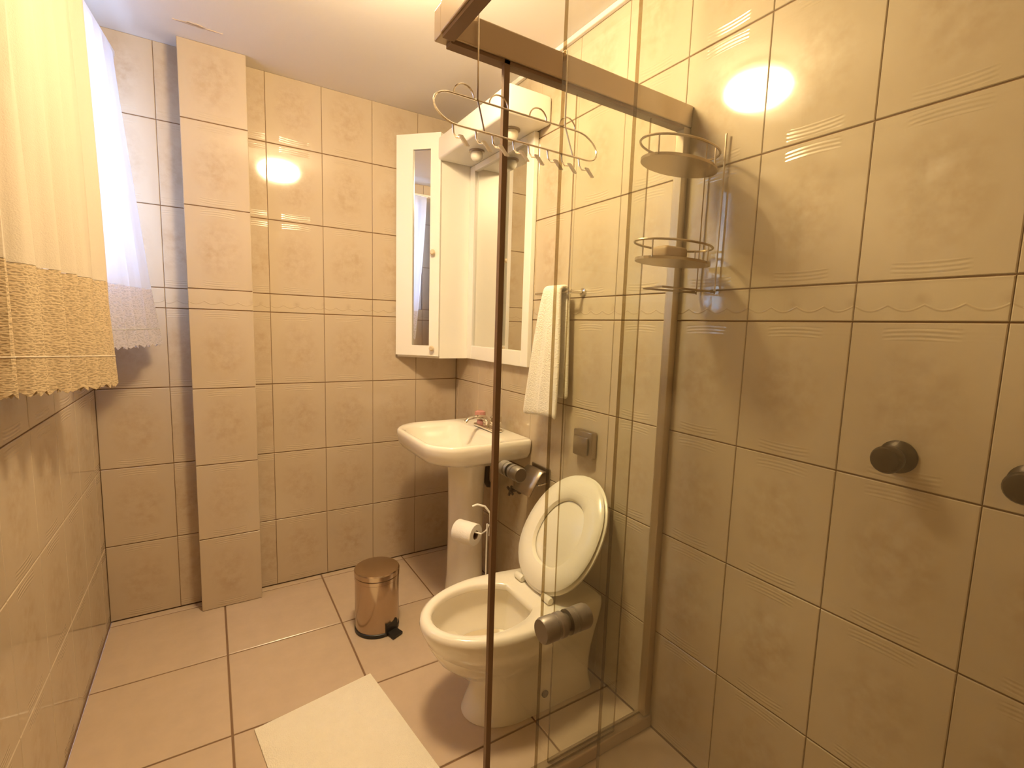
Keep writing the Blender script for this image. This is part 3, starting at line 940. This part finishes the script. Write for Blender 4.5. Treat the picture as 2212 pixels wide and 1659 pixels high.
# ------------------------------------------------------------------ bath mat
b = B()
P0 = Vector((0.465, 1.668)); U = Vector((-0.985, -0.173)).normalized(); V = Vector((U.y * -1, U.x)) ; V = Vector((0.135, -0.99)).normalized()
nu, nv = 18, 26
rows = []
for j in range(nv + 1):
    row = []
    for i in range(nu + 1):
        u, v = i / nu, j / nv
        p = P0 + U * (0.393 * u) + V * (0.60 * v)
        edge = min(u, 1 - u, v, 1 - v)
        z = 0.005 + 0.006 * min(1, edge * 14) + 0.0012 * math.sin(u * 9 + v * 4) * math.sin(v * 7)
        row.append((p.x, p.y, z))
    rows.append(row)
R = loft(b, rows, wrap=False)
bot = [[b.verts.new((v.co.x, v.co.y, 0.001)) for v in r] for r in (R[0], R[-1])]
for k, (r, q) in enumerate(((R[0], bot[0]), (R[-1], bot[1]))):
    for i in range(nu): b.faces.new((r[i], r[i + 1], q[i + 1], q[i]))
lb = [bot[0][0]] + [b.verts.new((r[0].co.x, r[0].co.y, 0.001)) for r in R[1:-1]] + [bot[1][0]]
rb_ = [bot[0][-1]] + [b.verts.new((r[-1].co.x, r[-1].co.y, 0.001)) for r in R[1:-1]] + [bot[1][-1]]
for j in range(nv):
    b.faces.new((R[j][0], R[j + 1][0], lb[j + 1], lb[j]))
    b.faces.new((R[j][-1], R[j + 1][-1], rb_[j + 1], rb_[j]))
cm = P0 + U * 0.2 + V * 0.3
obj('bath_mat', b, MT['mat'], origin=(cm.x, cm.y, 0), smooth=50, label='cream cotton bath mat lying on floor in front of toilet', cat='mat')

# ------------------------------------------------------------------ curtains on the left wall
t = thing('curtain_rod', (-0.315, 1.7, 2.285), 'thin curtain rod along the left wall near the ceiling', 'rod')
b = B(); tube(b, [(-0.315, 0.92, 2.285), (-0.315, 2.495, 2.285)], 0.007, 10)
obj('rod', b, MT['lacquer'], t, smooth=True)
for yy in (0.95, 1.93, 2.48):
    b = B(); bx(b, XL + 0.001, -0.309, yy - 0.008, yy + 0.008, 2.274, 2.278); bx(b, XL + 0.001, XL + 0.005, yy - 0.014, yy + 0.014, 2.25, 2.31)
    obj('bracket', b, MT['lacquer'], t)

def curtain(name, label, top, bot, z_top, z_lace, z_hem, folds, amp, mat, lace, lift=0.0):
    """top / bot: (x0, y0, x1, y1) of the cloth's path at rod and hem"""
    root = thing(name, ((top[0] + top[2]) / 2, (top[1] + top[3]) / 2, z_hem), label, 'curtain', 'curtains over the window')
    n = folds * 10
    def row(z, hem=0.0):
        k = (z_top - z) / (z_top - z_hem)
        k2 = max(0.0, k) ** 1.15
        out = []
        for i in range(n + 1):
            u = i / n
            x = (top[0] + (top[2] - top[0]) * u) * (1 - k2) + (bot[0] + (bot[2] - bot[0]) * u) * k2
            y = (top[1] + (top[3] - top[1]) * u) * (1 - k2) + (bot[1] + (bot[3] - bot[1]) * u) * k2
            ph = 2 * PI * folds * u
            a = amp * (0.55 + 0.6 * k)
            if z < z_top + 0.01: x += a * math.sin(ph + 0.7 * math.sin(k * 3 + u * 4)) + a * 0.3 * math.sin(2.3 * ph + 1)
            zz = z - hem * abs(math.sin(ph * 2.5)) + lift * (1 - u) * max(0.0, (z_lace - z) / (z_lace - z_hem))
            out.append((x, y, zz))
        return out
    b = B()
    zs = [z_top + 0.028, z_top + 0.012] + [z_top + (z_lace - z_top) * i / 12 for i in range(13)]
    loft(b, [row(z) for z in zs], wrap=False)
    c = obj('cloth', b, mat, root, smooth=True)
    md = c.modifiers.new('thick', 'SOLIDIFY'); md.thickness = 0.0016; md.offset = 0; md.use_rim = False
    b = B()
    zs = [z_lace - 0.001 + (z_hem - z_lace) * i / 8 for i in range(9)]
    loft(b, [row(z, 0.012 if i == 8 else 0.0) for i, z in enumerate(zs)], wrap=False)
    c2 = obj('lace_band', b, lace, root, smooth=True, label='openwork lace band along the hem')
    md = c2.modifiers.new('thick', 'SOLIDIFY'); md.thickness = 0.0016; md.offset = 0; md.use_rim = False
    b = B(); tube(b, row(z_hem + (z_lace - z_hem) * 0.27), 0.0022, 6)
    obj('hem_cord', b, mat, root, smooth=True)
    return root
curtain('window_curtain', 'long beige curtain with brown lace hem at the left edge', (-0.345, 0.98, -0.262, 1.872), (-0.355, 0.98, -0.245, 1.862), 2.245, 1.395, 1.098, 8, 0.016, MT['curtain'], MT['lace'], 0.075)
curtain('window_curtain', 'bright bluish white backlit curtain beside the tiled pilaster', (-0.315, 1.93, -0.262, 2.43), (-0.292, 2.02, -0.165, 2.425), 2.245, 1.405, 1.195, 5, 0.012, MT['sheer'], MT['lace2'])
